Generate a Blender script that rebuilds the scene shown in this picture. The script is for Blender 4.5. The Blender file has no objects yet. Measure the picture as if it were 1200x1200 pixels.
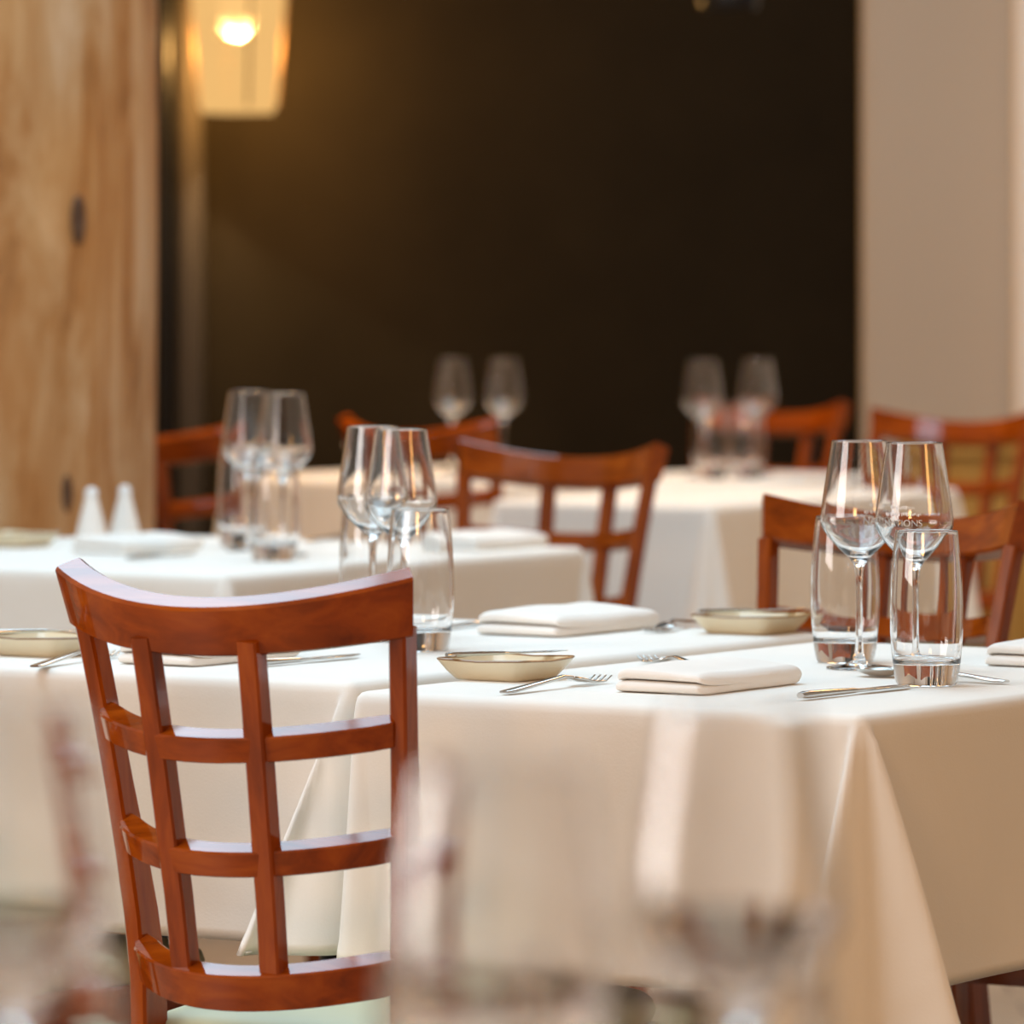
import bpy, bmesh, math, random
from mathutils import Vector, Matrix, noise as mnoise

random.seed(7)
sc = bpy.context.scene
COL = sc.collection

# ------------------------------------------------------------------ camera
cam_d = bpy.data.cameras.new('camera')
cam = bpy.data.objects.new('camera', cam_d)
COL.objects.link(cam)
cam.location = (0, 0, 1.15)
cam.rotation_euler = (math.radians(90), 0, 0)
cam_d.sensor_width = 24
cam_d.sensor_height = 24
cam_d.lens = 135
cam_d.shift_y = -(600 - 323) / 1200
cam_d.clip_start = 0.05
cam_d.dof.use_dof = True
cam_d.dof.focus_distance = 5.55
cam_d.dof.aperture_fstop = 4.6
cam_d.dof.aperture_blades = 0
sc.camera = cam

# ------------------------------------------------------------------ view, world
sc.view_settings.view_transform = 'Standard'
sc.view_settings.look = 'None'
sc.view_settings.gamma = 1
sc.view_settings.use_curve_mapping = False
sc.view_settings.exposure = -0.17
world = bpy.data.worlds.new('world')
sc.world = world
world.use_nodes = True
bg = world.node_tree.nodes['Background']
bg.inputs[0].default_value = (0.62, 0.78, 1.0, 1)
bg.inputs[1].default_value = 0.8

# ------------------------------------------------------------------ lights
def area(name, loc, rot, sx, sy, power, col):
    d = bpy.data.lights.new(name, 'AREA')
    d.shape = 'RECTANGLE'
    d.size, d.size_y = sx, sy
    d.energy = power
    d.color = col
    o = bpy.data.objects.new(name, d)
    o.location = loc
    o.rotation_euler = [math.radians(a) for a in rot]
    COL.objects.link(o)
    return o

# daylight falling through the roof light over the tables
area('skylight_daylight', (-0.7, 6.85, 3.62), (0, 0, 0), 2.1, 4.5, 155, (0.58, 0.83, 1.0))
area('skylight_daylight', (0.6, 10.9, 3.62), (0, 0, 0), 1.6, 2.2, 60, (0.62, 0.84, 1.0))
# daylight through the tall window in the left wall
area('window_daylight', (-3.05, 4.0, 1.7), (0, -90, 0), 1.4, 2.1, 78, (1.0, 0.88, 0.80))
# added warm fill lights without fixtures, for cloth sides and far tables
area('warm_fill', (-1.3, 0.2, 1.95), (80, 0, -12), 0.9, 0.5, 52, (1.0, 0.53, 0.20))
area('warm_fill', (1.9, 9.4, 3.2), (0, 0, 0), 0.9, 0.9, 34, (1.0, 0.58, 0.24))
area('warm_fill', (-0.95, 11.2, 3.0), (0, 0, 0), 0.6, 0.6, 62, (1.0, 0.56, 0.20))
area('warm_side_fill', (2.7, 3.4, 1.9), (0, 75, 0), 0.8, 0.8, 24, (1.0, 0.50, 0.15))  # added fill from the right, warms the front cloth's right face

# small cool lights added under the ceiling for sparkle on glass and cutlery
for i_, (x, y) in enumerate(((-0.75, 2.6), (1.15, 3.6), (-1.9, 9.6))):
    area('sparkle_light', (x, y, 3.37), (0, 0, 0), 0.11, 0.11, 7, (0.86, 0.95, 1.0))

# ------------------------------------------------------------------ materials
MATS = {}

def new_mat(name):
    m = bpy.data.materials.new(name)
    m.use_nodes = True
    nt = m.node_tree
    MATS[name] = m
    return m, nt, nt.nodes['Principled BSDF']

def simple(name, col, rough=0.6, metal=0.0, **kw):
    m, nt, b = new_mat(name)
    b.inputs['Base Color'].default_value = (*col, 1)
    b.inputs['Roughness'].default_value = rough
    b.inputs['Metallic'].default_value = metal
    for k, v in kw.items():
        b.inputs[k].default_value = v
    return m

def tex_noise(nt, scale, vec=(1, 1, 1), detail=4, rough=0.55, coord='Object', dist=0.0):
    tc = nt.nodes.new('ShaderNodeTexCoord')
    mp = nt.nodes.new('ShaderNodeMapping')
    mp.inputs['Scale'].default_value = vec
    n = nt.nodes.new('ShaderNodeTexNoise')
    n.inputs['Scale'].default_value = scale
    n.inputs['Detail'].default_value = detail
    n.inputs['Roughness'].default_value = rough
    n.inputs['Distortion'].default_value = dist
    nt.links.new(tc.outputs[coord], mp.inputs[0])
    nt.links.new(mp.outputs[0], n.inputs[0])
    return n

def ramp(nt, src, stops):
    r = nt.nodes.new('ShaderNodeValToRGB')
    e = r.color_ramp.elements
    while len(e) < len(stops):
        e.new(0.5)
    for el, (p, c) in zip(e, stops):
        el.position = p
        el.color = (*c, 1)
    nt.links.new(src, r.inputs[0])
    return r

def bump(nt, b, src, strength, dist=0.01):
    bp = nt.nodes.new('ShaderNodeBump')
    bp.inputs['Strength'].default_value = strength
    bp.inputs['Distance'].default_value = dist
    nt.links.new(src, bp.inputs['Height'])
    nt.links.new(bp.outputs[0], b.inputs['Normal'])
    return bp

def wood_mat(name, vec, stops, rough, coat, scale=9.0):
    m, nt, b = new_mat(name)
    n = tex_noise(nt, scale, vec, 5, 0.6, dist=0.6)
    r = ramp(nt, n.outputs[0], stops)
    nt.links.new(r.outputs[0], b.inputs['Base Color'])
    b.inputs['Roughness'].default_value = rough
    b.inputs['Coat Weight'].default_value = coat
    b.inputs['Coat Roughness'].default_value = 0.07
    b.inputs['Specular IOR Level'].default_value = 0.0
    b.inputs['Coat IOR'].default_value = 1.5
    n2 = tex_noise(nt, scale * 6, vec, 3, 0.6)
    bump(nt, b, n2.outputs[0], 0.06, 0.002)
    return m

CH = [(0.25, (0.13, 0.019, 0.001)), (0.5, (0.26, 0.044, 0.002)), (0.78, (0.40, 0.085, 0.005))]
wood_mat('cherry_upright', (4, 4, 0.35), CH, 0.5, 1.0)
wood_mat('cherry_across', (0.5, 4, 4), CH, 0.5, 1.0)

m, nt, b = new_mat('log_wood')
n = tex_noise(nt, 3.2, (2.4, 2.4, 0.45), 7, 0.66, dist=1.6)
r = ramp(nt, n.outputs[0], [(0.30, (0.16, 0.065, 0.02)), (0.42, (0.40, 0.20, 0.07)), (0.54, (0.50, 0.32, 0.17)), (0.68, (0.62, 0.46, 0.32))])
n2 = tex_noise(nt, 1.4, (1.6, 1.6, 0.8), 2, 0.5)
r2 = ramp(nt, n2.outputs[0], [(0.4, (1.0, 0.80, 0.55)), (0.6, (1, 1, 1))])
mx = nt.nodes.new('ShaderNodeMix')
mx.data_type = 'RGBA'
mx.blend_type = 'MULTIPLY'
mx.inputs[0].default_value = 1.0
nt.links.new(r.outputs[0], mx.inputs[6])
nt.links.new(r2.outputs[0], mx.inputs[7])
nt.links.new(mx.outputs[2], b.inputs['Base Color'])
b.inputs['Roughness'].default_value = 0.55
bump(nt, b, n.outputs[0], 0.35, 0.03)
simple('log_knot', (0.09, 0.04, 0.018), 0.7)

def cloth_mat(name, col):
    m, nt, b = new_mat(name)
    b.inputs['Base Color'].default_value = (*col, 1)
    b.inputs['Roughness'].default_value = 0.85
    b.inputs['Sheen Weight'].default_value = 0.15
    n = tex_noise(nt, 5.0, (1, 1, 0.6), 3, 0.5, dist=0.8)
    n2 = tex_noise(nt, 420.0, (1, 1, 1), 2, 0.5)
    mth = nt.nodes.new('ShaderNodeMath')
    mth.operation = 'MULTIPLY_ADD'
    mth.inputs[1].default_value = 0.03
    nt.links.new(n2.outputs[0], mth.inputs[0])
    nt.links.new(n.outputs[0], mth.inputs[2])
    bump(nt, b, mth.outputs[0], 0.28, 0.02)
    return m

cloth_mat('table_linen', (0.84, 0.805, 0.745))
cloth_mat('napkin_linen', (0.84, 0.79, 0.73))

m, nt, b = new_mat('clear_glass')
b.inputs['Base Color'].default_value = (1, 1, 1, 1)
b.inputs['Roughness'].default_value = 0.0
b.inputs['IOR'].default_value = 1.48
b.inputs['Transmission Weight'].default_value = 1.0
simple('etched_white', (0.85, 0.85, 0.85), 0.7)
simple('steel', (0.62, 0.60, 0.57), 0.16, 1.0)
simple('plate_ceramic', (0.72, 0.62, 0.44), 0.22)
simple('plate_edge', (0.25, 0.13, 0.05), 0.35)
simple('seat_vinyl', (0.55, 0.56, 0.37), 0.5)
simple('shaker_white', (0.80, 0.74, 0.68), 0.35)
simple('shaker_cap', (0.75, 0.72, 0.70), 0.3)
wood_mat('golden_wood', (4, 4, 0.4), [(0.3, (0.36, 0.19, 0.045)), (0.7, (0.52, 0.30, 0.09))], 0.45, 0.2)
simple('black_metal', (0.012, 0.012, 0.013), 0.35, 0.6)
simple('bronze_metal', (0.20, 0.11, 0.04), 0.4, 0.8)
simple('table_board', (0.16, 0.08, 0.035), 0.5)
simple('plaster_beige', (0.46, 0.40, 0.335), 0.8)
simple('plaster_white', (0.80, 0.76, 0.72), 0.8)
simple('ceiling_white', (0.62, 0.52, 0.40), 0.9)
simple('window_paint', (0.7, 0.68, 0.64), 0.5)

m, nt, b = new_mat('dark_wall_paint')
n = tex_noise(nt, 3.0, (1, 1, 1), 4, 0.6)
r = ramp(nt, n.outputs[0], [(0.3, (0.0125, 0.0092, 0.0052)), (0.7, (0.0165, 0.0122, 0.0068))])
nt.links.new(r.outputs[0], b.inputs['Base Color'])
b.inputs['Roughness'].default_value = 0.85
b.inputs['Specular IOR Level'].default_value = 0.08
bump(nt, b, n.outputs[0], 0.1, 0.01)

m, nt, b = new_mat('post_wood')
n = tex_noise(nt, 5.0, (3, 3, 0.5), 4, 0.6)
r = ramp(nt, n.outputs[0], [(0.3, (0.014, 0.0085, 0.0045)), (0.7, (0.024, 0.016, 0.0085))])
nt.links.new(r.outputs[0], b.inputs['Base Color'])
b.inputs['Roughness'].default_value = 0.6

m, nt, b = new_mat('floor_boards')
tc = nt.nodes.new('ShaderNodeTexCoord')
br = nt.nodes.new('ShaderNodeTexBrick')
br.inputs['Scale'].default_value = 1.0
br.inputs['Brick Width'].default_value = 1.6
br.inputs['Row Height'].default_value = 0.14
br.inputs['Mortar Size'].default_value = 0.003
br.inputs['Color1'].default_value = (0.34, 0.25, 0.17, 1)
br.inputs['Color2'].default_value = (0.29, 0.21, 0.14, 1)
br.inputs['Mortar'].default_value = (0.10, 0.07, 0.05, 1)
nt.links.new(tc.outputs['Object'], br.inputs['Vector'])
nt.links.new(br.outputs['Color'], b.inputs['Base Color'])
b.inputs['Roughness'].default_value = 0.45

m, nt, b = new_mat('lantern_pane')       # lit frosted glass: part clear, part glowing
out = nt.nodes['Material Output']
tr = nt.nodes.new('ShaderNodeBsdfTransparent')
tr.inputs[0].default_value = (1.0, 0.86, 0.62, 1)
em = nt.nodes.new('ShaderNodeEmission')
em.inputs[0].default_value = (1.0, 0.60, 0.22, 1)
em.inputs[1].default_value = 1.0
ms = nt.nodes.new('ShaderNodeMixShader')
ms.inputs[0].default_value = 0.72
nt.links.new(tr.outputs[0], ms.inputs[1])
nt.links.new(em.outputs[0], ms.inputs[2])
nt.links.new(ms.outputs[0], out.inputs[0])
m, nt, b = new_mat('lamp_bulb')
b.inputs['Emission Color'].default_value = (1.0, 0.86, 0.70, 1)
b.inputs['Emission Strength'].default_value = 1.6
M = MATS

# ------------------------------------------------------------------ helpers
def link(name, me, mat, parent=None, smooth=None):
    if isinstance(me, bmesh.types.BMesh):
        d = bpy.data.meshes.new(name)
        bmesh.ops.recalc_face_normals(me, faces=me.faces)
        me.to_mesh(d)
        me.free()
        if smooth:
            d.shade_smooth()
            if smooth != 180:
                try:
                    d.set_sharp_from_angle(angle=math.radians(smooth))
                except Exception:
                    pass
        me = d
    if mat and not me.materials:
        me.materials.append(M[mat])
    o = bpy.data.objects.new(name, me)
    COL.objects.link(o)
    o.parent = parent
    return o

def tag(o, label, cat, group=None):
    o['label'] = label
    o['category'] = cat
    if group:
        o['group'] = group
    return o

def thing(name, label, cat, loc=(0, 0, 0), rz=0.0, group=None):
    o = bpy.data.objects.new(name, None)
    o.empty_display_size = 0.05
    COL.objects.link(o)
    o.location = loc
    o.rotation_euler = (0, 0, rz)
    return tag(o, label, cat, group)

def struct(name, bm, mat, parent=None, smooth=None):
    o = link(name, bm, mat, parent, smooth)
    o['kind'] = 'structure'
    return o

def copy_thing(root, label, loc, rz, group=None):
    r = root.copy()
    COL.objects.link(r)
    r.location = loc
    r.rotation_euler = (0, 0, rz)
    r['label'] = label
    if group:
        r['group'] = group
    for ch in root.children:
        c = ch.copy()
        COL.objects.link(c)
        c.parent = r
        for g in ch.children:
            d = g.copy()
            COL.objects.link(d)
            d.parent = c
    return r

def bbox(bm, x0, x1, y0, y1, z0, z1, bev=0.0, seg=2):
    r = bmesh.ops.create_cube(bm, size=1)
    vs = r['verts']
    for v in vs:
        v.co = Vector(((x0 + x1) / 2 + v.co.x * (x1 - x0), (y0 + y1) / 2 + v.co.y * (y1 - y0), (z0 + z1) / 2 + v.co.z * (z1 - z0)))
    if bev:
        es = list({e for v in vs for e in v.link_edges})
        bmesh.ops.bevel(bm, geom=es, offset=bev, segments=seg, affect='EDGES')
    return bm

def box(*a, **k):
    return bbox(bmesh.new(), *a, **k)

def skin(bm, rings, closed_ring=True, cap=True, closed_path=False):
    vr = [[bm.verts.new(p) for p in ring] for ring in rings]
    n = len(vr[0])
    pairs = list(zip(vr, vr[1:]))
    if closed_path:
        pairs.append((vr[-1], vr[0]))
    for a, b_ in pairs:
        for i in range(n if closed_ring else n - 1):
            j = (i + 1) % n
            bm.faces.new((a[i], a[j], b_[j], b_[i]))
    if cap and closed_ring and not closed_path:
        bm.faces.new(vr[0][::-1])
        bm.faces.new(vr[-1])
    return vr

def oct_sec(w, h, c):
    w, h = w / 2, h / 2
    return [(-w + c, -h), (w - c, -h), (w, -h + c), (w, h - c), (w - c, h), (-w + c, h), (-w, h - c), (-w, -h + c)]

def sweep(bm, pts, side, sizes, cham=0.002):
    """bar through pts; 'side' = list of vectors for the section's width; sizes = list of (w, h)"""
    P = [Vector(p) for p in pts]
    rings = []
    for i, p in enumerate(P):
        t = (P[min(i + 1, len(P) - 1)] - P[max(i - 1, 0)]).normalized()
        s = Vector(side[i] if isinstance(side, list) else side)
        s = (s - t * s.dot(t)).normalized()
        up = t.cross(s).normalized()
        w, h = sizes[i] if isinstance(sizes, list) else sizes
        rings.append([p + s * a + up * b_ for a, b_ in oct_sec(w, h, cham)])
    skin(bm, rings)
    return bm

def tube(bm, pts, rad, n=10):
    P = [Vector(p) for p in pts]
    rings = []
    for i, p in enumerate(P):
        t = (P[min(i + 1, len(P) - 1)] - P[max(i - 1, 0)]).normalized()
        a = Vector((0, 0, 1)) if abs(t.z) < 0.9 else Vector((1, 0, 0))
        s = t.cross(a).normalized()
        u_ = s.cross(t)
        r_ = rad[i] if isinstance(rad, list) else rad
        rings.append([p + (s * math.cos(k * 2 * math.pi / n) + u_ * math.sin(k * 2 * math.pi / n)) * r_ for k in range(n)])
    skin(bm, rings)
    return bm

def lathe(prof, n=48):
    """revolve (r, z) profile; r == 0 ends become poles"""
    bm = bmesh.new()
    rings = []
    for r_, z in prof:
        if r_ == 0:
            rings.append([bm.verts.new((0, 0, z))])
        else:
            rings.append([bm.verts.new((r_ * math.cos(2 * math.pi * k / n), r_ * math.sin(2 * math.pi * k / n), z)) for k in range(n)])
    for a, b_ in zip(rings, rings[1:]):
        for k in range(n):
            j = (k + 1) % n
            if len(a) == 1:
                bm.faces.new((a[0], b_[j], b_[k]))
            elif len(b_) == 1:
                bm.faces.new((a[k], a[j], b_[0]))
            else:
                bm.faces.new((a[k], a[j], b_[j], b_[k]))
    return bm

def lathe_open(name, prof, mat, parent, n=48):
    """open lathe piece, normals kept as wound (outside) so that glass pieces join up into one volume"""
    bm = lathe(prof, n)
    d = bpy.data.meshes.new(name)
    bm.to_mesh(d)
    bm.free()
    d.shade_smooth()
    return link(name, d, mat, parent)

def spline(pts, k=4):
    """Catmull-Rom refinement of a 2D profile"""
    out = []
    n = len(pts)
    for i in range(n - 1):
        p0, p1, p2, p3 = pts[max(i - 1, 0)], pts[i], pts[i + 1], pts[min(i + 2, n - 1)]
        for j in range(k):
            t = j / k
            out.append(tuple(0.5 * (2 * p1[c] + (p2[c] - p0[c]) * t + (2 * p0[c] - 5 * p1[c] + 4 * p2[c] - p3[c]) * t * t + (3 * p1[c] - p0[c] - 3 * p2[c] + p3[c]) * t ** 3) for c in range(len(p1))))
    out.append(tuple(pts[-1]))
    return out

TH = math.radians(32.5)                       # the tables stand turned to the camera
U = Vector((math.cos(TH), -math.sin(TH), 0))
V = Vector((math.sin(TH), math.cos(TH), 0))
RZ = -TH
ZT = 0.75                                     # top of the cloth

# ------------------------------------------------------------------ the room
XL, XR, YN, YF, ZC = -3.0, 3.0, -1.8, 13.6, 3.4
struct('floor', box(XL - .2, XR + .2, YN - .2, YF + .2, -0.1, 0), 'floor_boards')
HOLES = [(-1.75, 0.35, 4.6, 9.1), (-0.2, 1.4, 9.8, 12.0)]          # two roof lights
ce = bmesh.new()
x_, X_ = XL - .2, XR + .2
ys = [YN - .2, 4.6, 9.1, 9.8, 12.0, YF + .2]
for y0_, y1_, hole in zip(ys, ys[1:], (None, HOLES[0], None, HOLES[1], None)):
    if hole is None:
        bbox(ce, x_, X_, y0_, y1_, ZC, ZC + .2)
    else:
        bbox(ce, x_, hole[0], y0_, y1_, ZC, ZC + .2)
        bbox(ce, hole[1], X_, y0_, y1_, ZC, ZC + .2)
struct('ceiling', ce, 'ceiling_white')
for (hx0, hx1, hy0, hy1), wn, nb in zip(HOLES, ('window_1', 'window_3'), (3, 2)):
    w1 = bmesh.new()
    for k in range(1, nb):
        y = hy0 + (hy1 - hy0) * k / nb
        bbox(w1, hx0, hx1, y - .02, y + .02, ZC + .05, ZC + .12)
    for x in (hx0 + .02, hx1 - .02):
        bbox(w1, x - .02, x + .02, hy0, hy1, ZC + .05, ZC + .12)
    struct(wn, w1, 'window_paint')
struct('wall_far', box(XL, XR, YF, YF + .2, 0, ZC), 'dark_wall_paint')
struct('wall_near', box(XL, XR, YN - .2, YN, 0, ZC), 'plaster_beige')
struct('wall_right', box(XR, XR + .2, YN, YF, 0, ZC), 'plaster_beige')
wl = bmesh.new()
wy0, wy1, wz0, wz1 = 2.9, 5.1, 0.95, 2.45
bbox(wl, XL - .2, XL, YN, wy0, 0, ZC)
bbox(wl, XL - .2, XL, wy1, YF, 0, ZC)
bbox(wl, XL - .2, XL, wy0, wy1, 0, wz0)
bbox(wl, XL - .2, XL, wy0, wy1, wz1, ZC)
struct('wall_left', wl, 'plaster_beige')
w2 = bmesh.new()
for y in (wy0 + .03, (wy0 + wy1) / 2, wy1 - .03):
    bbox(w2, XL - .14, XL - .06, y - .03, y + .03, wz0, wz1)
for z in (wz0 + .03, wz1 - .03):
    bbox(w2, XL - .135, XL - .065, wy0, wy1, z - .03, z + .03)
struct('window_2', w2, 'window_paint')
# pale wall that comes forward to the right of the dark wall, and the brighter pier before it
struct('wall_alcove', box(0.822, XR, 13.45, YF, 0, ZC, bev=.012), 'plaster_beige')
struct('wall_pier', box(1.168, XR, 13.28, 13.45, 0, ZC, bev=.012), 'plaster_white')
struct('trim_1', box(-0.782, -0.725, 13.46, YF, 0, ZC, bev=.01), 'post_wood')
bm = bmesh.new()
tube(bm, [(-0.806, 13.40, 0), (-0.806, 13.40, ZC)], 0.016, 14)
tag(link('pipe', bm, 'black_metal', smooth=40), 'thin black upright pipe between wood column and dark wall', 'pipe')

# round timber column
col = thing('timber_column', 'thick pale round timber column with brown grain on the left', 'column', (-0.952, 9.55, 0))
rings = []
NC, NZ = 96, 70
for iz in range(NZ + 1):
    z = ZC * iz / NZ
    ring = []
    for k in range(NC):
        a = 2 * math.pi * k / NC
        r_ = 0.372 - 0.004 * z
        r_ += 0.012 * mnoise.noise(Vector((math.cos(a) * 1.4, math.sin(a) * 1.4, z * 0.5)))
        r_ += 0.007 * mnoise.noise(Vector((math.cos(a) * 5, math.sin(a) * 5, z * 1.1 + 7)))
        ring.append((r_ * math.cos(a), r_ * math.sin(a), z))
    rings.append(ring)
bm = bmesh.new()
skin(bm, rings)
link('trunk', bm, 'log_wood', col, 60)
for (a, z, s) in ((-95, 0.83, 1.0), (-46, 1.24, .8), (-50, 0.80, .6)):
    a = math.radians(a)
    kn = lathe(spline([(0.030 * s, -0.012), (0.029 * s, 0.004), (0.019 * s, 0.006), (0.008 * s, 0.002), (0, 0.0015)], 2), 16)
    o = link('knot', kn, 'log_knot', col, 180)
    rr = 0.372 - .004 * z - .004
    o.location = (rr * math.cos(a), rr * math.sin(a), z)
    o.rotation_euler = (math.radians(90), 0, a + math.radians(90))
    o.scale = (0.55, 1.7, 1)

# lantern on the dark wall
LX, LY, LZ = -0.632, 13.28, 1.528
lan = thing('wall_lantern', 'glowing tapered glass wall lantern on the dark wall', 'lamp', (LX, LY, LZ), math.radians(-28))
hb, ht, hh = 0.066, 0.089, 0.38

def lan_half(z):
    return hb + (ht - hb) * z / hh

for k in range(4):
    a = k * math.pi / 2
    R = Matrix.Rotation(a, 4, 'Z')
    bm = bmesh.new()
    prof = []
    w0, w1_ = hb - .003, ht - .003
    rc = 0.02
    pts = [(-w1_, hh), (-w0 - (w1_ - w0) * rc / hh, rc)]
    for j in range(1, 5):
        t = j / 4 * math.pi / 2
        pts.append((-w0 + rc - rc * math.cos(t), rc - rc * math.sin(t)))
    pts += [(-x, z) for x, z in reversed(pts)]
    ff = []
    for off in (0.0, 0.003):
        ff.append([R @ Vector((x, -lan_half(z) + off, z)) for x, z in pts])
    skin(bm, ff)
    link('pane', bm, 'lantern_pane', lan)
    bm = bmesh.new()
    p0, p1 = R @ Vector((lan_half(.012), -lan_half(.012), .012)), R @ Vector((lan_half(hh), -lan_half(hh), hh))
    tube(bm, [p0, p1], 0.0035, 8)
    link('corner_bar', bm, 'bronze_metal', lan, 40)
link('bottom_pane', box(-hb + .006, hb - .006, -hb + .006, hb - .006, -0.004, 0.000), 'lantern_pane', lan)
cap = bmesh.new()
skin(cap, [[(sx * w, sy * w, z) for sx, sy in ((-1, -1), (1, -1), (1, 1), (-1, 1))] for w, z in ((ht + .008, hh), (ht + .008, hh + .012), (0.03, hh + .06), (0.012, hh + .08))])
link('cap', cap, 'bronze_metal', lan)
bul = link('bulb', lathe(spline([(0, 0), (0.020, .008), (0.030, .035), (0.026, .065), (0.013, .09), (0.012, .105), (0, .106)], 3), 24), 'lamp_bulb', lan, 180)
bul.location = (0, 0, .17)
bul.scale = (1.5, 1.5, 1.5)
bul.visible_shadow = True
bm = bmesh.new()
tube(bm, [(0, 0, hh + .07), (0, 0.02, hh + .15), (-.10, .20, hh + .15), (-.135, .262, hh + .10)], 0.008, 8)
link('bracket', bm, 'bronze_metal', lan, 40)
ld = bpy.data.lights.new('lantern_light', 'POINT')
ld.energy = 640
ld.color = (1.0, 0.70, 0.36)
ld.shadow_soft_size = 0.05
lo = bpy.data.objects.new('lantern_light', ld)
lo.location = (LX, LY, LZ + .16)
COL.objects.link(lo)

# low golden wood panel behind the far right chair
pan = thing('wood_partition', 'blurred golden brown low wood partition behind the right edge chair', 'partition', (1.25, 12.05, 0))
link('board', box(-.43, .6, 0, .03, 0.03, .77), 'golden_wood', pan)
link('top_rail', box(-.44, .61, -.01, .04, .77, .80, bev=.004), 'golden_wood', pan)
link('foot_rail', box(-.44, .61, -.01, .04, 0, .03), 'golden_wood', pan)

# black pendant at the top of the picture
pen = thing('pendant_spotlight', 'small black hanging lamp at the top before the dark wall', 'lamp', (0.452, 12.0, 1.705))
link('shade', lathe(spline([(0.050, 0.004), (0.058, 0.0), (0.062, 0.02), (0.052, 0.08), (0.03, 0.13), (0.012, 0.145), (0, 0.147)], 3), 32), 'black_metal', pen, 60)
bm = bmesh.new()
tube(bm, [(0, 0, .14), (0, 0, ZC - 1.705)], 0.004, 8)
link('cord', bm, 'black_metal', pen, 40)

# ------------------------------------------------------------------ tables and cloths
def cloth_mesh(W, L, h, seed, folds):
    """rectangular linen over a table W (x) by L (y); folds: four dicts for the corners (+x-y, +x+y, -x+y, -x-y)"""
    rnd = random.Random(seed)
    rc = 0.014
    # perimeter samples: position, outward normal, tangent, nearest corner index, signed distance from it
    samples = []
    corners = [(W / 2, -L / 2), (W / 2, L / 2), (-W / 2, L / 2), (-W / 2, -L / 2)]
    diag = [Vector((1, -1)).normalized(), Vector((1, 1)).normalized(), Vector((-1, 1)).normalized(), Vector((-1, -1)).normalized()]
    dirs = [Vector((0, 1)), Vector((-1, 0)), Vector((0, -1)), Vector((1, 0))]          # walking direction leaving each corner
    for ci in range(4):
        c = Vector(corners[ci])
        nxt = Vector(corners[(ci + 1) % 4])
        side = (nxt - c).length
        d_in = dirs[(ci - 1) % 4]
        d_out = dirs[ci]
        n_in = Vector((d_in.y, -d_in.x))
        n_out = Vector((d_out.y, -d_out.x))
        cc = c - n_in * rc - n_out * rc
        for k in range(7):
            t = (k / 6) * math.pi / 2
            nrm = (n_in * math.cos(t) + n_out * math.sin(t)).normalized()
            s_ = (t - math.pi / 4) * rc
            samples.append((cc + nrm * rc, nrm, Vector((-nrm.y, nrm.x)), ci, s_))
        half = side / 2 - rc
        dist = [0.003 * 1.0 * i for i in range(1, 32)]
        while dist[-1] < half - 0.02:
            dist.append(dist[-1] + 0.018)
        dist = [x for x in dist if x < half - 0.006]
        if folds[ci].get('crease'):
            c_ = folds[ci]['crease']
            dist = sorted([x for x in dist if abs(x - c_) > .022] + [c_ + .004 * j for j in range(-5, 6)])
        for x in dist:
            samples.append((c + d_out * (rc + x), n_out, d_out, ci, x + math.pi / 4 * rc))
        samples.append((c + d_out * side / 2, n_out, d_out, ci, side / 2))
        for x in reversed(dist):
            samples.append((nxt - d_out * (rc + x), n_out, d_out, (ci + 1) % 4, -(x + math.pi / 4 * rc)))
    rings = []
    er = 0.012
    levels = [('in', 0.10, 0), ('in', 0.03, 0), ('in', er, 0)]
    for k in (1, 2, 3):
        t = k / 3 * math.pi / 2
        levels.append(('in', er * (1 - math.sin(t)), er * (1 - math.cos(t))))
    nd = 22
    for k in range(1, nd + 1):
        levels.append(('dr', k / nd, 0))
    levels.append(('hem', 0.985, 0))
    ph = [rnd.uniform(0, 6.28) for _ in range(4)]
    for kind, a, dz in levels:
        ring = []
        for (p, nrm, tg, ci, s_) in samples:
            if kind == 'in':
                q = p - nrm * min(a, 0.4) if a <= er else Vector((p.x * (1 - 2 * a / W), p.y * (1 - 2 * a / L)))
                ring.append((q.x, q.y, -dz))
                continue
            f = folds[ci]
            d = er + a * (h - er)
            fr = d / h
            off = 0.018 * d + 0.0035 * fr * math.sin(s_ * 17 + ph[ci]) + 0.004 * fr * mnoise.noise(Vector((p.x * 6, p.y * 6, seed + fr)))
            cr = f.get('crease')
            if cr and s_ > 0 and abs(s_ - math.pi / 4 * rc - cr) < 0.014:
                off += 0.0016 * (1 - abs(s_ - math.pi / 4 * rc - cr) / 0.014) * min(1, fr * 4)
            q = p + nrm * off
            drop = 0.0
            wc = 0.010 + f['w'] * d
            x = abs(s_) / wc
            if x < 1:
                sg = 1 if s_ > 0 else -1
                ridge = math.sin(math.pi * min(1, x * 1.05)) ** 1.0 if x * 1.05 < 1 else 0
                body = (1 - x * x)
                if sg > 0 and f.get('tight'):
                    body = (1 - x) ** 3
                    ridge = 0
                q += diag[ci] * (f['out'] * d * body)
                q += diag[ci] * (f['ridge'] * d * ridge)
                lat = diag[ci].orthogonal().normalized()
                if lat.dot(tg) < 0:
                    lat = -lat
                pl = f.get('pleats', 0)
                if pl:
                    q += diag[ci] * (0.045 * d * math.sin(x * pl * math.pi) * body)
                q += lat * sg * f['lat'] * d * ridge
                if sg < 0:
                    q -= lat * f.get('skew', 0) * d * body
                drop = f['drop'] * fr ** 2 * (1 - x) ** 0.7
            if kind == 'hem':
                q -= nrm * 0.0025
            elif a > 0.93:
                q += nrm * 0.0012
            ring.append((q.x, q.y, -d - drop))
        rings.append(ring)
    bm = bmesh.new()
    vr = skin(bm, rings, True, False)
    bm.faces.new(vr[0])
    return bm

DEF = dict(w=0.20, out=0.10, ridge=0.10, lat=0.05, drop=0.012)

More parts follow.
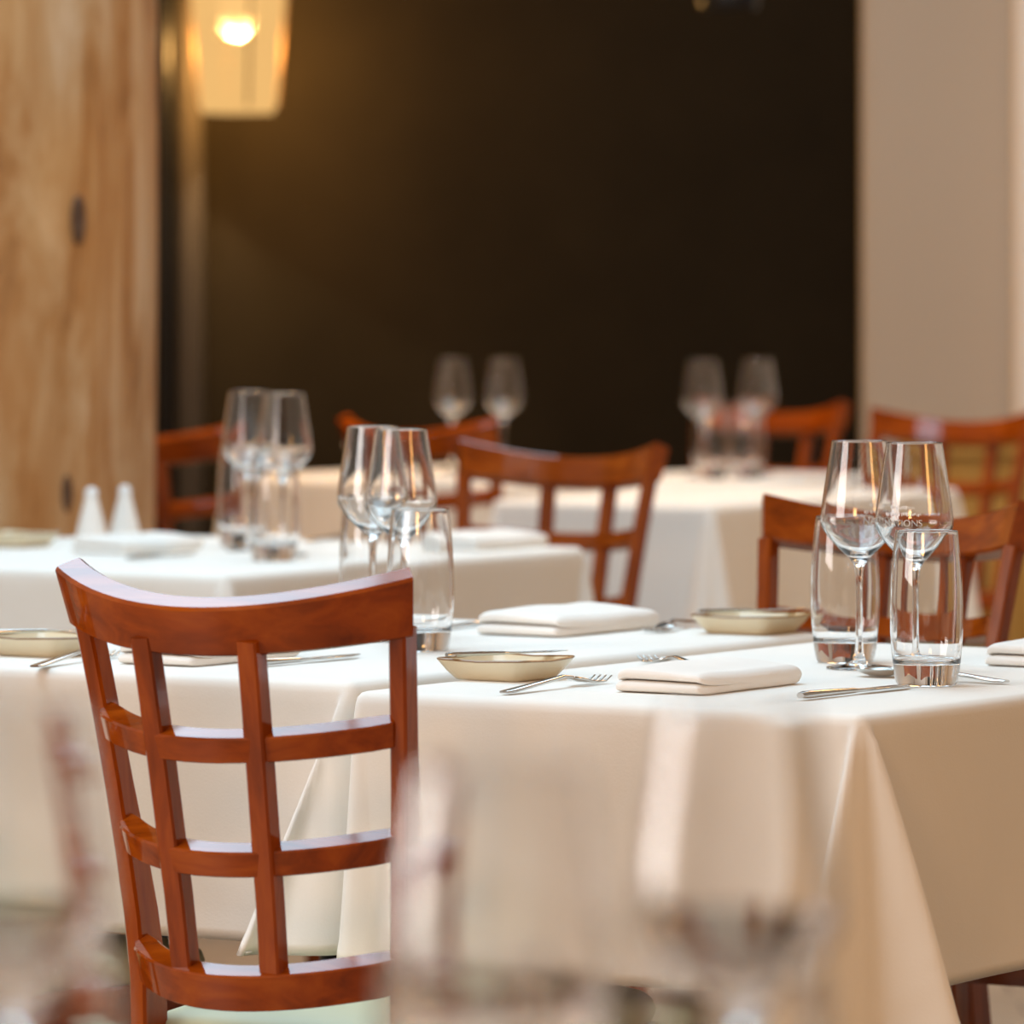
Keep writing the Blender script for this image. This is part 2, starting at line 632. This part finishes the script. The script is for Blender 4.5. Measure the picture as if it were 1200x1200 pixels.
def table_set(cx, cy, W, L, tl, cl, seed, folds=None, h=0.262):
    t = thing('dining_table', tl, 'table', (cx, cy, 0), RZ, 'dining tables')
    link('tabletop', box(-W / 2 + .004, W / 2 - .004, -L / 2 + .004, L / 2 - .004, ZT - .032, ZT - .0035, bev=.006), 'table_board', t)
    link('pedestal', lathe([(0.03, .03), (0.032, .10), (0.028, .2), (0.028, .6), (0.04, .69), (0.09, .718)], 20), 'black_metal', t, 40)
    bm = bmesh.new()
    for a in (math.pi / 4, 3 * math.pi / 4):
        d = Vector((math.cos(a), math.sin(a), 0)) * min(W, L) * .42
        sweep(bm, [-d + Vector((0, 0, .012)), -d * .3 + Vector((0, 0, .028)), d * .3 + Vector((0, 0, .028)), d + Vector((0, 0, .012))], (-d.y, d.x, 0), [(.05, .02), (.06, .03), (.06, .03), (.05, .02)], .004)
    link('base', bm, 'black_metal', t)
    f = [dict(DEF) for _ in range(4)]
    for k, v in (folds or {}).items():
        f[k].update(v)
    o = link('tablecloth', cloth_mesh(W, L, h, seed, f), 'table_linen', None, 180)
    o.location = (cx, cy, ZT)
    o.rotation_euler = (0, 0, RZ)
    sm = o.modifiers.new('thickness', 'SOLIDIFY')
    sm.thickness = 0.0012
    sm.offset = -1
    tag(o, cl, 'tablecloth', 'white linen tablecloths')
    return t

table_set(0.3296, 5.780, .565, .92, 'table in front at right, under the cloth with the big hanging corner fold', 'cream tablecloth in front at right with a big fold hanging from its corner', 1,
          {0: dict(w=0.17, out=0.05, ridge=0.22, lat=0.21, drop=0.060), 3: dict(w=.10, out=.03, ridge=.02, lat=.0, drop=0.0, crease=0.225), 2: dict(w=.1, drop=0)})
table_set(-0.1805, 6.235, .66, .94, 'table behind the sharp wooden chair, left of the front right table', 'cream tablecloth behind the sharp wooden chair with fanned pleats at its corner', 2,
          {0: dict(w=0.26, out=0.12, ridge=0.10, lat=0.34, drop=0.0, pleats=5.0, tight=True), 1: dict(w=.10, out=.03, ridge=.02, drop=0)})
table_set(-0.494, 8.33, .85, .92, 'table before the timber column, carrying two white shakers', 'white tablecloth before the timber column, under the two white shakers', 3)
table_set(0.402, 10.552, .46, .92, 'bare table in the background left of the pale wall, nearer than the far glasses', 'bare blurred tablecloth with a shaded lilac side, left of the pale wall', 4)
table_set(0.320, 11.375, .42, .90, 'farthest table at right, carrying blurred glasses before the dark wall', 'farthest tablecloth at right under the blurred pair of wine glasses', 5, {k: dict(drop=0.0) for k in range(4)}, h=0.25)
table_set(-0.150, 11.760, .44, .90, 'farthest table at centre left, half hidden behind blurred chairs', 'warm lit farthest tablecloth at centre left, behind blurred chair backs', 6)
table_set(-0.03, 2.12, .78, .90, 'nearest table below the picture, under the large blurred glasses', 'nearest tablecloth below the picture, under the large blurred glasses', 8)

# ------------------------------------------------------------------ chairs
def lerp(tbl, z):
    for (z0, v0), (z1, v1) in zip(tbl, tbl[1:]):
        if z <= z1:
            t = max(0, (z - z0) / (z1 - z0))
            return v0 + (v1 - v0) * t
    return tbl[-1][1]

PX = spline([(0, .158), (.25, .150), (.44, .1395), (.55, .1425), (.70, .1555), (.80, .165), (.93, .179)], 5)
PY = spline([(0, -.245), (.25, -.212), (.44, -.200), (.55, -.207), (.70, -.233), (.80, -.252), (.93, -.279)], 5)
BOW = 0.076

def post_x(z):
    return lerp(PX, z)

def post_y(z):
    return lerp(PY, z)

def bar_pts(z, xe, extra=0.0, off=0.0, rise=0.0, n=18, bow=BOW):
    pts = []
    for i in range(n + 1):
        x = -xe + 2 * xe * i / n
        k = 1 - (x / xe) ** 2
        pts.append((x, post_y(z) - bow * k - off, z - bow * k * 0.19 + rise * (1 - k)))
    return pts

def make_chair(label):
    t = thing('dining_chair', label, 'chair', group='dining chairs')
    tilt = Vector((0, math.cos(math.radians(17)), math.sin(math.radians(17))))      # thickness direction of the reclined back
    # crest rail
    n = 22
    pts = bar_pts(0.850, 0.1795, rise=0.009, n=n)
    sizes = []
    for i in range(n + 1):
        x = abs(-1 + 2 * i / n)
        sizes.append((0.026, 0.046 + 0.010 * x ** 2))
    bm = bmesh.new()
    rings = []
    for i, p in enumerate(pts):
        k = -1 + 2 * i / n
        tn = (Vector(pts[min(i + 1, n)]) - Vector(pts[max(i - 1, 0)])).normalized()
        up = Vector((0.15 * k, -math.sin(math.radians(15)), math.cos(math.radians(15))))
        side = Vector((-tn.y, tn.x, 0)).normalized() + Vector((0, 0, math.tan(math.radians(21))))
        rings.append([Vector(p) + side * a_ + up * b_ for a_, b_ in oct_sec(*sizes[i], 0.0028)])
    skin(bm, rings)
    link('crest_rail', bm, 'cherry_across', t, 30)
    for s in (-1, 1):
        zs = [0.0, .1, .2, .3, .38, .44, .5, .56, .62, .68, .74, .80, .835]
        bm = bmesh.new()
        sweep(bm, [(s * post_x(z), post_y(z), z) for z in zs], (1, 0, 0), [(0.018, 0.024 + (0.016 if z < .5 else max(0, .016 - (z - .5) * .08))) for z in zs], 0.0025)
        link('back_post', bm, 'cherry_upright', t, 30)
        bm = bmesh.new()
        sweep(bm, [(s * .166, .178, 0), (s * .171, .186, .25), (s * .174, .19, .432)], (1, 0, 0), [(.026, .026), (.032, .032), (.036, .036)], .003)
        link('front_leg', bm, 'cherry_upright', t, 30)
        bm = bmesh.new()
        sweep(bm, [(s * .143, -.19, .402), (s * .174, .18, .402)], (1, 0, 0), (.020, .060), .003)
        link('side_rail', bm, 'cherry_across', t, 30)
    link('front_rail', box(-.165, .165, .182, .202, .374, .430, bev=.003), 'cherry_across', t, 30)
    link('rear_rail', box(-.135, .135, -.206, -.188, .374, .430, bev=.003), 'cherry_across', t, 30)
    # lattice
    def rail(z, h_, th_, off):
        pts = bar_pts(z, post_x(z) - .005, off=off)
        m_ = len(pts) - 1
        bm = bmesh.new()
        rings = []
        for i, p in enumerate(pts):
            tn = (Vector(pts[min(i + 1, m_)]) - Vector(pts[max(i - 1, 0)])).normalized()
            k = -1 + 2 * i / m_
            side = Vector((-tn.y, tn.x, 0)).normalized() * (1 - .0 * k) + Vector((0, 0, math.tan(math.radians(21))))
            if i in (0, m_):
                side.x *= 0.25
            up = Vector((0.12 * k, -math.sin(math.radians(13)), math.cos(math.radians(13))))
            rings.append([Vector(p) + side * a_ + up * b_ for a_, b_ in oct_sec(th_, h_, 0.0016)])
        skin(bm, rings)
        return bm
    for z, h_ in ((0.742, 0.024), (0.638, 0.024)):
        link('cross_rail', rail(z, h_, 0.021, 0.006), 'cherry_across', t, 30)
    link('lower_rail', rail(0.521, 0.034, 0.022, 0.010), 'cherry_across', t, 30)
    for s in (-1, 1):
        pts = []
        for z in (0.525, 0.60, 0.66, 0.72, 0.78, 0.838):
            k = 1 - 1 / 9
            x = s * post_x(z) / 3.0 * 1.0
            pts.append((x, post_y(z) - BOW * k - 0.008, z - BOW * k * .19))
        bm = bmesh.new()
        sweep(bm, pts, (1, 0, 0), (0.021, 0.020), 0.002)
        link('slat', bm, 'cherry_upright', t, 30)
    # padded seat
    rings = []
    outl = []
    fw, rw, y0, y1, rr = 0.196, 0.150, -0.190, 0.212, 0.055
    base = [(-rw, y0), (rw, y0), (fw, y1), (-fw, y1)]
    for i in range(4):
        p, a, b_ = Vector(base[i]), Vector(base[i - 1]), Vector(base[(i + 1) % 4])
        r_ = rr if i > 1 else 0.03
        d1, d2 = (a - p).normalized(), (b_ - p).normalized()
        for k in range(9):
            tt = k / 8
            q = (p + d1 * r_) * (1 - tt) ** 2 + p * 2 * tt * (1 - tt) + (p + d2 * r_) * tt ** 2
            outl.append(q)
    for sc_, z in ((0.94, .431), (0.985, .436), (1.0, .446), (0.985, .456), (0.95, .4625), (0.88, .467), (0.7, .472), (0.4, .475), (0.12, .476)):
        rings.append([(q.x * sc_, 0.011 + (q.y - .011) * sc_, z) for q in outl])
    bm = bmesh.new()
    skin(bm, rings)
    link('seat_pad', bm, 'seat_vinyl', t, 60)
    return t

ch = make_chair('sharp reddish brown chair seen from behind at the lower left')

def seat_chair(label, x, y, rz, first=False):
    if first:
        ch.location = (x, y, 0)
        ch.rotation_euler = (0, 0, rz)
        return ch
    return copy_thing(ch, label, (x, y, 0), rz)

R_ = math.radians
seat_chair('', -0.117, 5.456, R_(-29.5), True)
seat_chair('chair cut by the left edge, only its seat corner showing beside the sharp chair', -0.575, 5.86, RZ)
seat_chair('brown chair behind the sharp wine glasses at right, facing the camera', 0.296, 6.57, R_(180 - 35))
seat_chair('brown chair cut by the right edge, right of the chair behind the wine glasses', 0.725, 6.415, R_(180 - 31))
seat_chair('blurred brown chair facing the camera at the centre, behind the column table', -0.06, 8.85, R_(180 - 30))
seat_chair('farther blurred chair showing its crest rail just above the centre chair, below two faint glasses', -0.006, 10.94, R_(-38))
seat_chair('blurred chair half hidden right beside the timber column', -0.52, 10.60, R_(-28))
seat_chair('blurred red brown chair behind the far wine glasses at right', 0.396, 11.915, R_(180 - 33))
seat_chair('blurred chair before the golden wood partition and pale wall at the right edge', 0.72, 11.11, R_(180 - 33))

# ------------------------------------------------------------------ glassware
def make_wine():
    t = thing('wine_glass', '', 'wine glass', group='wine glasses')
    foot = spline([(0.0, 0.0), (0.020, 0.0003), (0.0322, 0.0), (0.0335, 0.0012), (0.0318, 0.0024), (0.020, 0.0042), (0.009, 0.0075), (0.0052, 0.0135), (0.0041, 0.024)], 3)
    stem = spline([(0.0041, 0.024), (0.0036, 0.045), (0.0035, 0.075), (0.0040, 0.094), (0.0052, 0.104)], 3)
    bowl = spline([(0.0052, 0.104), (0.0095, 0.1115), (0.019, 0.1205), (0.0305, 0.1325), (0.0378, 0.1435), (0.0396, 0.1515), (0.0387, 0.163), (0.0345, 0.192), (0.0285, 0.2306)], 4) \
        + [(0.02842, 0.2312), (0.0283, 0.2317), (0.0279, 0.2320), (0.0275, 0.2317), (0.02742, 0.2312)] + spline([(0.0275, 0.2306), (0.0335, 0.192), (0.0377, 0.163), (0.0385, 0.1515), (0.0364, 0.1445), (0.0290, 0.1342), (0.0172, 0.1232), (0.0070, 0.1172), (0.0, 0.116)], 4)
    lathe_open('foot', foot, 'clear_glass', t, 56)
    lathe_open('stem', stem, 'clear_glass', t, 32)
    lathe_open('bowl', bowl, 'clear_glass', t, 64)
    return t

def make_tumbler():
    t = thing('water_tumbler', '', 'water glass', group='water tumblers')
    base = [(0.0, 0.0012), (0.020, 0.001), (0.0265, 0.0)] + spline([(0.0265, 0.0), (0.0292, 0.0016), (0.0312, 0.008), (0.0332, 0.0225)], 4)[1:]
    wall = spline([(0.0332, 0.0225), (0.0355, 0.050), (0.0357, 0.080), (0.0338, 0.118), (0.0306, 0.1495)], 6) + [(0.03053, 0.1502), (0.0304, 0.1507), (0.0299, 0.151), (0.0294, 0.1507), (0.02927, 0.1502)] \
        + spline([(0.0294, 0.1495), (0.0326, 0.118), (0.0345, 0.080), (0.0342, 0.050), (0.0325, 0.030), (0.0308, 0.0240), (0.0262, 0.0215), (0.0, 0.0207)], 6)
    lathe_open('base', base, 'clear_glass', t, 64)
    lathe_open('wall', wall, 'clear_glass', t, 64)
    return t

wine0, tumb0 = make_wine(), make_tumbler()
flags = {'w': False, 't': False}

def put_glass(kind, x, y, label, rz=0.0, z=ZT + .0004):
    src = wine0 if kind == 'w' else tumb0
    if not flags[kind]:
        flags[kind] = True
        src.location = (x, y, z)
        src.rotation_euler = (0, 0, rz)
        src['label'] = label
        return src
    return copy_thing(src, label, (x, y, z), rz)

wa1 = put_glass('w', 0.353, 5.855, 'left wine glass of the sharp pair on the front right table')
wa2 = put_glass('w', 0.4045, 5.792, 'right wine glass of the sharp pair on the front right table')
put_glass('t', 0.3445, 5.955, 'sharp water tumbler behind the left wine glass on the front right table')
put_glass('t', 0.4045, 5.62, 'sharp water tumbler standing foremost on the front right table')
put_glass('w', -0.1553, 6.42, 'left wine glass of the pair above the sharp chair')
put_glass('w', -0.1215, 6.30, 'right wine glass of the pair above the sharp chair')
put_glass('t', -0.160, 6.53, 'water tumbler half hidden behind the pair of wine glasses above the sharp chair')
put_glass('t', -0.0975, 6.135, 'water tumbler standing just right of the sharp chair top')
put_glass('w', -0.382, 8.37, 'left blurred wine glass on the table before the timber column')
put_glass('w', -0.325, 8.22, 'right blurred wine glass on the table before the timber column')
put_glass('t', -0.399, 8.50, 'left blurred tumbler on the table before the timber column')
put_glass('t', -0.334, 8.08, 'right blurred tumbler on the table before the timber column')
put_glass('w', -0.121, 11.69, 'left of two faint far wine glasses before the middle of the dark wall')
put_glass('w', -0.017, 11.69, 'right of two faint far wine glasses before the middle of the dark wall')
put_glass('w', 0.378, 11.45, 'left far wine glass on the farthest table at right')
put_glass('w', 0.492, 11.57, 'right far wine glass on the farthest table at right')
put_glass('t', 0.391, 11.33, 'left far tumbler on the farthest table at right')
put_glass('t', 0.462, 11.37, 'right far tumbler on the farthest table at right')
put_glass('w', 0.088, 2.24, 'huge blurred wine glass in the foreground right of centre')
put_glass('w', -0.004, 1.97, 'huge blurred wine glass in the foreground at bottom centre')
put_glass('t', -0.016, 2.10, 'huge blurred tumbler at the bottom just right of the sharp chair')
put_glass('t', 0.082, 2.09, 'huge blurred tumbler at the bottom, under the hanging cloth corner')
put_glass('w', -0.195, 2.24, 'huge blurred wine glass in the foreground at the left edge')
put_glass('t', -0.176, 2.10, 'huge blurred tumbler at the lower left corner')

# etched maker's lettering on the two sharp wine glasses, wrapped round the bowl
def bowl_r(z):
    tb = [(0.1435, 0.0378), (0.1515, 0.0396), (0.163, 0.0388), (0.192, 0.0346), (0.2314, 0.0285)]
    return lerp(tb, z)

def etch(parent, ang):
    bm = bmesh.new()

    def stamp(body, size, zc):
        cu = bpy.data.curves.new('t', 'FONT')
        cu.body = body
        cu.size = size
        cu.align_x = 'CENTER'
        ob = bpy.data.objects.new('t', cu)
        me = ob.to_mesh()
        n0 = len(bm.verts)
        for v in me.vertices:
            z = zc + v.co.y
            r_ = bowl_r(z) + 0.0002
            a = ang + v.co.x / r_
            bm.verts.new((r_ * math.cos(a), r_ * math.sin(a), z))
        bm.verts.ensure_lookup_table()
        for p in me.polygons:
            try:
                bm.faces.new([bm.verts[n0 + i] for i in p.vertices])
            except ValueError:
                pass
        ob.to_mesh_clear()
        bpy.data.objects.remove(ob)
        bpy.data.curves.remove(cu)
    stamp('NATIONS', 0.0095, 0.149)
    # two lines too small to read: short strokes
    rnd = random.Random(3)
    for zc, w_ in ((0.1585, 0.019), (0.1655, 0.013)):
        x = -w_
        while x < w_:
            l = rnd.uniform(.0008, .0018)
            z0, z1 = zc + rnd.uniform(0, .0015), zc + rnd.uniform(.003, .0045)
            vs = []
            for xx, zz in ((x, z0), (x + .0007, z0), (x + .0007 + rnd.uniform(-.001, .001), z1), (x + rnd.uniform(-.001, 0), z1)):
                r_ = bowl_r(zz) + 0.0002
                vs.append(bm.verts.new((r_ * math.cos(ang + xx / r_), r_ * math.sin(ang + xx / r_), zz)))
            bm.faces.new(vs)
            x += l + .0007
    o = link('etched_lettering', bm, 'etched_white', parent)
    o['label'] = 'small white etched lettering'
    return o

etch(wa1, math.radians(-58))
etch(wa2, math.radians(-112))

# ------------------------------------------------------------------ napkins, plates, cutlery, shakers
def make_napkin():
    bm = bmesh.new()
    hw, hl, th, gap = 0.052, 0.098, 0.0088, 0.0006
    layers = 2
    pitch = th + gap
    cl_ = []
    for i in range(layers):
        z = th / 2 + i * pitch
        ys = [-hl + .004 * i + (2 * hl - .006 * i) * k / 10 for k in range(11)]
        if i % 2:
            ys = ys[::-1]
        for y in ys:
            cl_.append((y, z))
        if i < layers - 1:
            e = cl_[-1]
            sg = 1 if e[0] > 0 else -1
            cl_.append((e[0] + sg * pitch * .45, z + pitch * .5))
    # offset into a closed strip
    P = [Vector(p) for p in cl_]
    L_, R2 = [], []
    for i, p in enumerate(P):
        t = (P[min(i + 1, len(P) - 1)] - P[max(0, i - 1)]).normalized()
        nn = Vector((-t.y, t.x)) * th / 2
        L_.append(p + nn)
        R2.append(p - nn)
    poly = L_ + R2[::-1]
    rings = []
    for k in range(13):
        x = -hw + 2 * hw * k / 12
        e = 1 - max(0, abs(x) / hw - .8) ** 2 * 9
        ring = []
        for q in poly:
            wob = 0.0022 * mnoise.noise(Vector((x * 30, q.x * 22, 3.1)))
            z = q.y * (1 + .25 * (q.y / .02) * mnoise.noise(Vector((x * 14, q.x * 12, 9)))) * e
            ring.append((x + wob, q.x + wob, max(0.0, z)))
        rings.append(ring)
    skin(bm, rings)
    return bm

napkin_me = None

def put_napkin(x, y, label, rz=RZ, s=1.0):
    global napkin_me
    if napkin_me is None:
        o = link('napkin', make_napkin(), 'napkin_linen', None, 50)
        napkin_me = o.data
    else:
        o = link('napkin', napkin_me, None)
    o.location = (x, y, ZT + .0005)
    o.rotation_euler = (0, 0, rz)
    o.scale = (s, s, s * 1.25)
    sd = o.modifiers.new('soft', 'SUBSURF')
    sd.levels = sd.render_levels = 2
    return tag(o, label, 'napkin', 'folded napkins')

put_napkin(0.190, 5.585, 'folded napkin on the front edge of the front right table')
put_napkin(0.575, 5.955, 'folded napkin right of the sharp tumblers at the right edge', RZ)
put_napkin(-0.315, 5.985, 'folded napkin seen through the top of the sharp chair')
put_napkin(0.062, 6.475, 'thick folded napkin on the far side of the table behind the sharp chair', RZ, 1.12)
put_napkin(-0.545, 8.36, 'blurred folded napkin on the table before the timber column')
put_napkin(-0.04, 8.46, 'blurred napkin at the right end of the column table')

def rsq(a, e=9.0, n=56):
    out = []
    for k in range(n):
        t = 2 * math.pi * k / n
        c, s = math.cos(t), math.sin(t)
        r_ = (abs(c) ** e + abs(s) ** e) ** (-1 / e)
        out.append((a * r_ * c, a * r_ * s))
    return out

def make_plate():
    t = thing('bread_plate', '', 'plate', group='bread plates')
    bm = bmesh.new()
    prof = [(0.0001, .003), (.028, .003), (.036, .0035), (.044, .010), (.052, .0195), (.0525, .0205), (.0535, .0195), (.047, .010), (.040, .002), (.038, 0.0), (.033, 0.0), (.032, .001), (.0001, .001)]
    rings = [[(x, y, z + 0.10 * max(0, z) * ((abs(x) * abs(y)) / (r_ * r_ + 1e-9) - .3)) for x, y in rsq(r_)] for r_, z in prof]
    skin(bm, rings, True, True)
    link('dish', bm, 'plate_ceramic', t, 50)
    bm = bmesh.new()
    rings = []
    for r_, z in ((.0518, .0196), (.0524, .0209), (.0538, .0200), (.0533, .0188)):
        rings.append([(x, y, z + 0.10 * z * ((abs(x) * abs(y)) / (r_ * r_) - .3)) for x, y in rsq(r_)])
    skin(bm, rings, True, False, True)
    link('brown_edge', bm, 'plate_edge', t, 60)
    return t

plate0 = make_plate()
plate0.location = (-0.006, 5.715, ZT + .0004)
plate0.rotation_euler = (0, 0, RZ)
plate0['label'] = 'small cream plate at the left corner of the front right table'
copy_thing(plate0, 'small cream plate at the left edge behind the sharp chair', (-0.490, 6.075, ZT + .0004), RZ)
copy_thing(plate0, 'small cream plate just left of the sharp wine glasses', (0.268, 6.45, ZT + .0004), RZ)
copy_thing(plate0, 'blurred small plate left of the white shakers', (-0.735, 8.50, ZT + .0004), RZ)

def make_knife(ln=0.205):
    t = thing('table_knife', '', 'knife', group='table knives')
    bm = bmesh.new()
    h = ln * .47
    sweep(bm, [(0, -ln / 2, .0045), (0, -ln / 2 + .01, .0045), (0, -ln / 2 + h * .6, .0042), (0, -ln / 2 + h, .0036)], (1, 0, 0), [(.008, .005), (.0105, .0068), (.0095, .006), (.007, .005)], .0018)
    link('handle', bm, 'steel', t, 60)
    bm = bmesh.new()
    sweep(bm, [(0, -ln / 2 + h - .004, .0036), (0.001, 0.02, .0032), (0.0015, ln / 2 - .03, .003), (-.003, ln / 2, .003)], (1, 0, 0), [(.006, .004), (.014, .002), (.016, .0016), (.004, .0012)], .0005)
    link('blade', bm, 'steel', t, 60)
    return t

def make_fork(ln=0.195):
    t = thing('table_fork', '', 'fork', group='table forks')
    bm = bmesh.new()
    y0 = -ln / 2
    sweep(bm, [(0, y0, .0025), (0, y0 + .012, .0028), (0, y0 + .07, .0070), (0, y0 + .115, .0105), (0, y0 + .133, .0085)], (1, 0, 0), [(.010, .0022), (.0135, .0026), (.009, .003), (.0055, .0034), (.007, .003)], .0008)
    link('handle', bm, 'steel', t, 60)
    bm = bmesh.new()
    sweep(bm, [(0, y0 + .131, .0088), (0, y0 + .140, .0068), (0, y0 + .150, .0045)], (1, 0, 0), [(.008, .003), (.021, .0024), (.0235, .0022)], .0006)
    h = link('head', bm, 'steel', t, 60)
    for k in range(4):
        x = (k - 1.5) * .0062
        bm = bmesh.new()
        sweep(bm, [(x, y0 + .148, .0048), (x, y0 + .165, .0026), (x, y0 + .182, .0026), (x, y0 + ln, .0070)], (1, 0, 0), [(.0042, .002), (.0036, .002), (.0032, .0018), (.0016, .0012)], .0004)
        link('tine', bm, 'steel', h, 60)
    return t

def make_spoon(ln=0.185):
    t = thing('table_spoon', '', 'spoon')
    bm = bmesh.new()
    y0 = -ln / 2
    sweep(bm, [(0, y0, .0025), (0, y0 + .012, .0028), (0, y0 + .06, .0070), (0, y0 + .115, .0105), (0, y0 + .138, .0085)], (1, 0, 0), [(.010, .0022), (.0135, .0026), (.009, .003), (.0055, .0034), (.007, .003)], .0008)
    link('handle', bm, 'steel', t, 60)
    bm = bmesh.new()
    rings = []
    for r_, dz in ((.02, .30), (.45, .25), (.8, .6), (1.0, 1.0), (1.03, 1.0), (.84, .45), (.45, .06), (.02, 0)):
        rings.append([(.019 * r_ * math.cos(a), y0 + .158 + .027 * r_ * math.sin(a), .0006 + .0075 * dz) for a in [2 * math.pi * k / 24 for k in range(24)]])
    skin(bm, rings)
    link('bowl', bm, 'steel', t, 60)
    return t

knife0, fork0, spoon0 = make_knife(), make_fork(), make_spoon()

def first_or_copy(src, used, label, loc, rz):
    if src.name not in used:
        used.add(src.name)
        src.location = loc
        src.rotation_euler = (0, 0, rz)
        src['label'] = label
        return src
    return copy_thing(src, label, loc, rz)

USED = set()
zc = ZT + .0006

def kn(x, y, label, rz=RZ, z=zc):
    return first_or_copy(knife0, USED, label, (x, y, z), rz)

def fk(x, y, label, rz=RZ, z=zc):
    return first_or_copy(fork0, USED, label, (x, y, z), rz)

kn(0.330, 5.502, 'knife lying left of the foremost sharp tumbler', R_(-35))
fk(0.041, 5.573, 'fork lying between the cream plate and the napkin on the front right table', R_(-30))
fk(0.172, 5.855, 'fork with only its tine tips showing beyond the front napkin', R_(20))
spoon0.location = (0.415, 5.695, zc)
spoon0.rotation_euler = (0, 0, R_(48))
spoon0['label'] = 'spoon lying between the sharp glasses on the front right table'
kn(-0.215, 5.945, 'knife seen through the upper opening of the sharp chair', R_(-34))
fk(-0.452, 5.945, 'fork lying left of the sharp chair back, before the plate', R_(-20))
fk(0.190, 6.515, 'fork lying at the right end of the thick napkin', R_(158))
kn(-0.048, 6.55, 'knife lying right of the tumbler beside the sharp chair', R_(150))
kn(-0.495, 8.155, 'blurred knife before the napkin on the column table', R_(-25))
kn(-0.275, 8.70, 'blurred knife right of the glasses on the column table', R_(160))
# butter knives laid across the bread plates
for (x, y, lb, a) in ((-0.004, 5.722, 'butter knife lying across the plate on the front right table', -55), (-0.488, 6.08, 'butter knife lying across the plate at the left edge', -60), (0.27, 6.455, 'butter knife lying across the plate left of the sharp wine glasses', -58)):
    o = kn(x, y, lb, R_(a), ZT + .0228)
    o.scale = (.72, .72, .72)

def make_shaker():
    t = thing('shaker', '', 'shaker', group='white shakers')
    link('body', lathe(spline([(0, 0), (.022, 0), (.0245, .003), (.0225, .015), (.017, .038), (.0115, .060), (.0095, .068)], 4) + [(0, .068)], 28), 'shaker_white', t, 50)
    link('cap', lathe(spline([(.0095, .068), (.0102, .072), (.009, .079), (.005, .083), (0, .0838)], 3), 24), 'shaker_cap', t, 60)
    return t

sh = make_shaker()
sh.location = (-0.628, 8.60, ZT + .0004)
sh['label'] = 'left conical white shaker before the timber column'
copy_thing(sh, 'right conical white shaker before the timber column', (-0.584, 8.69, ZT + .0004), 0)
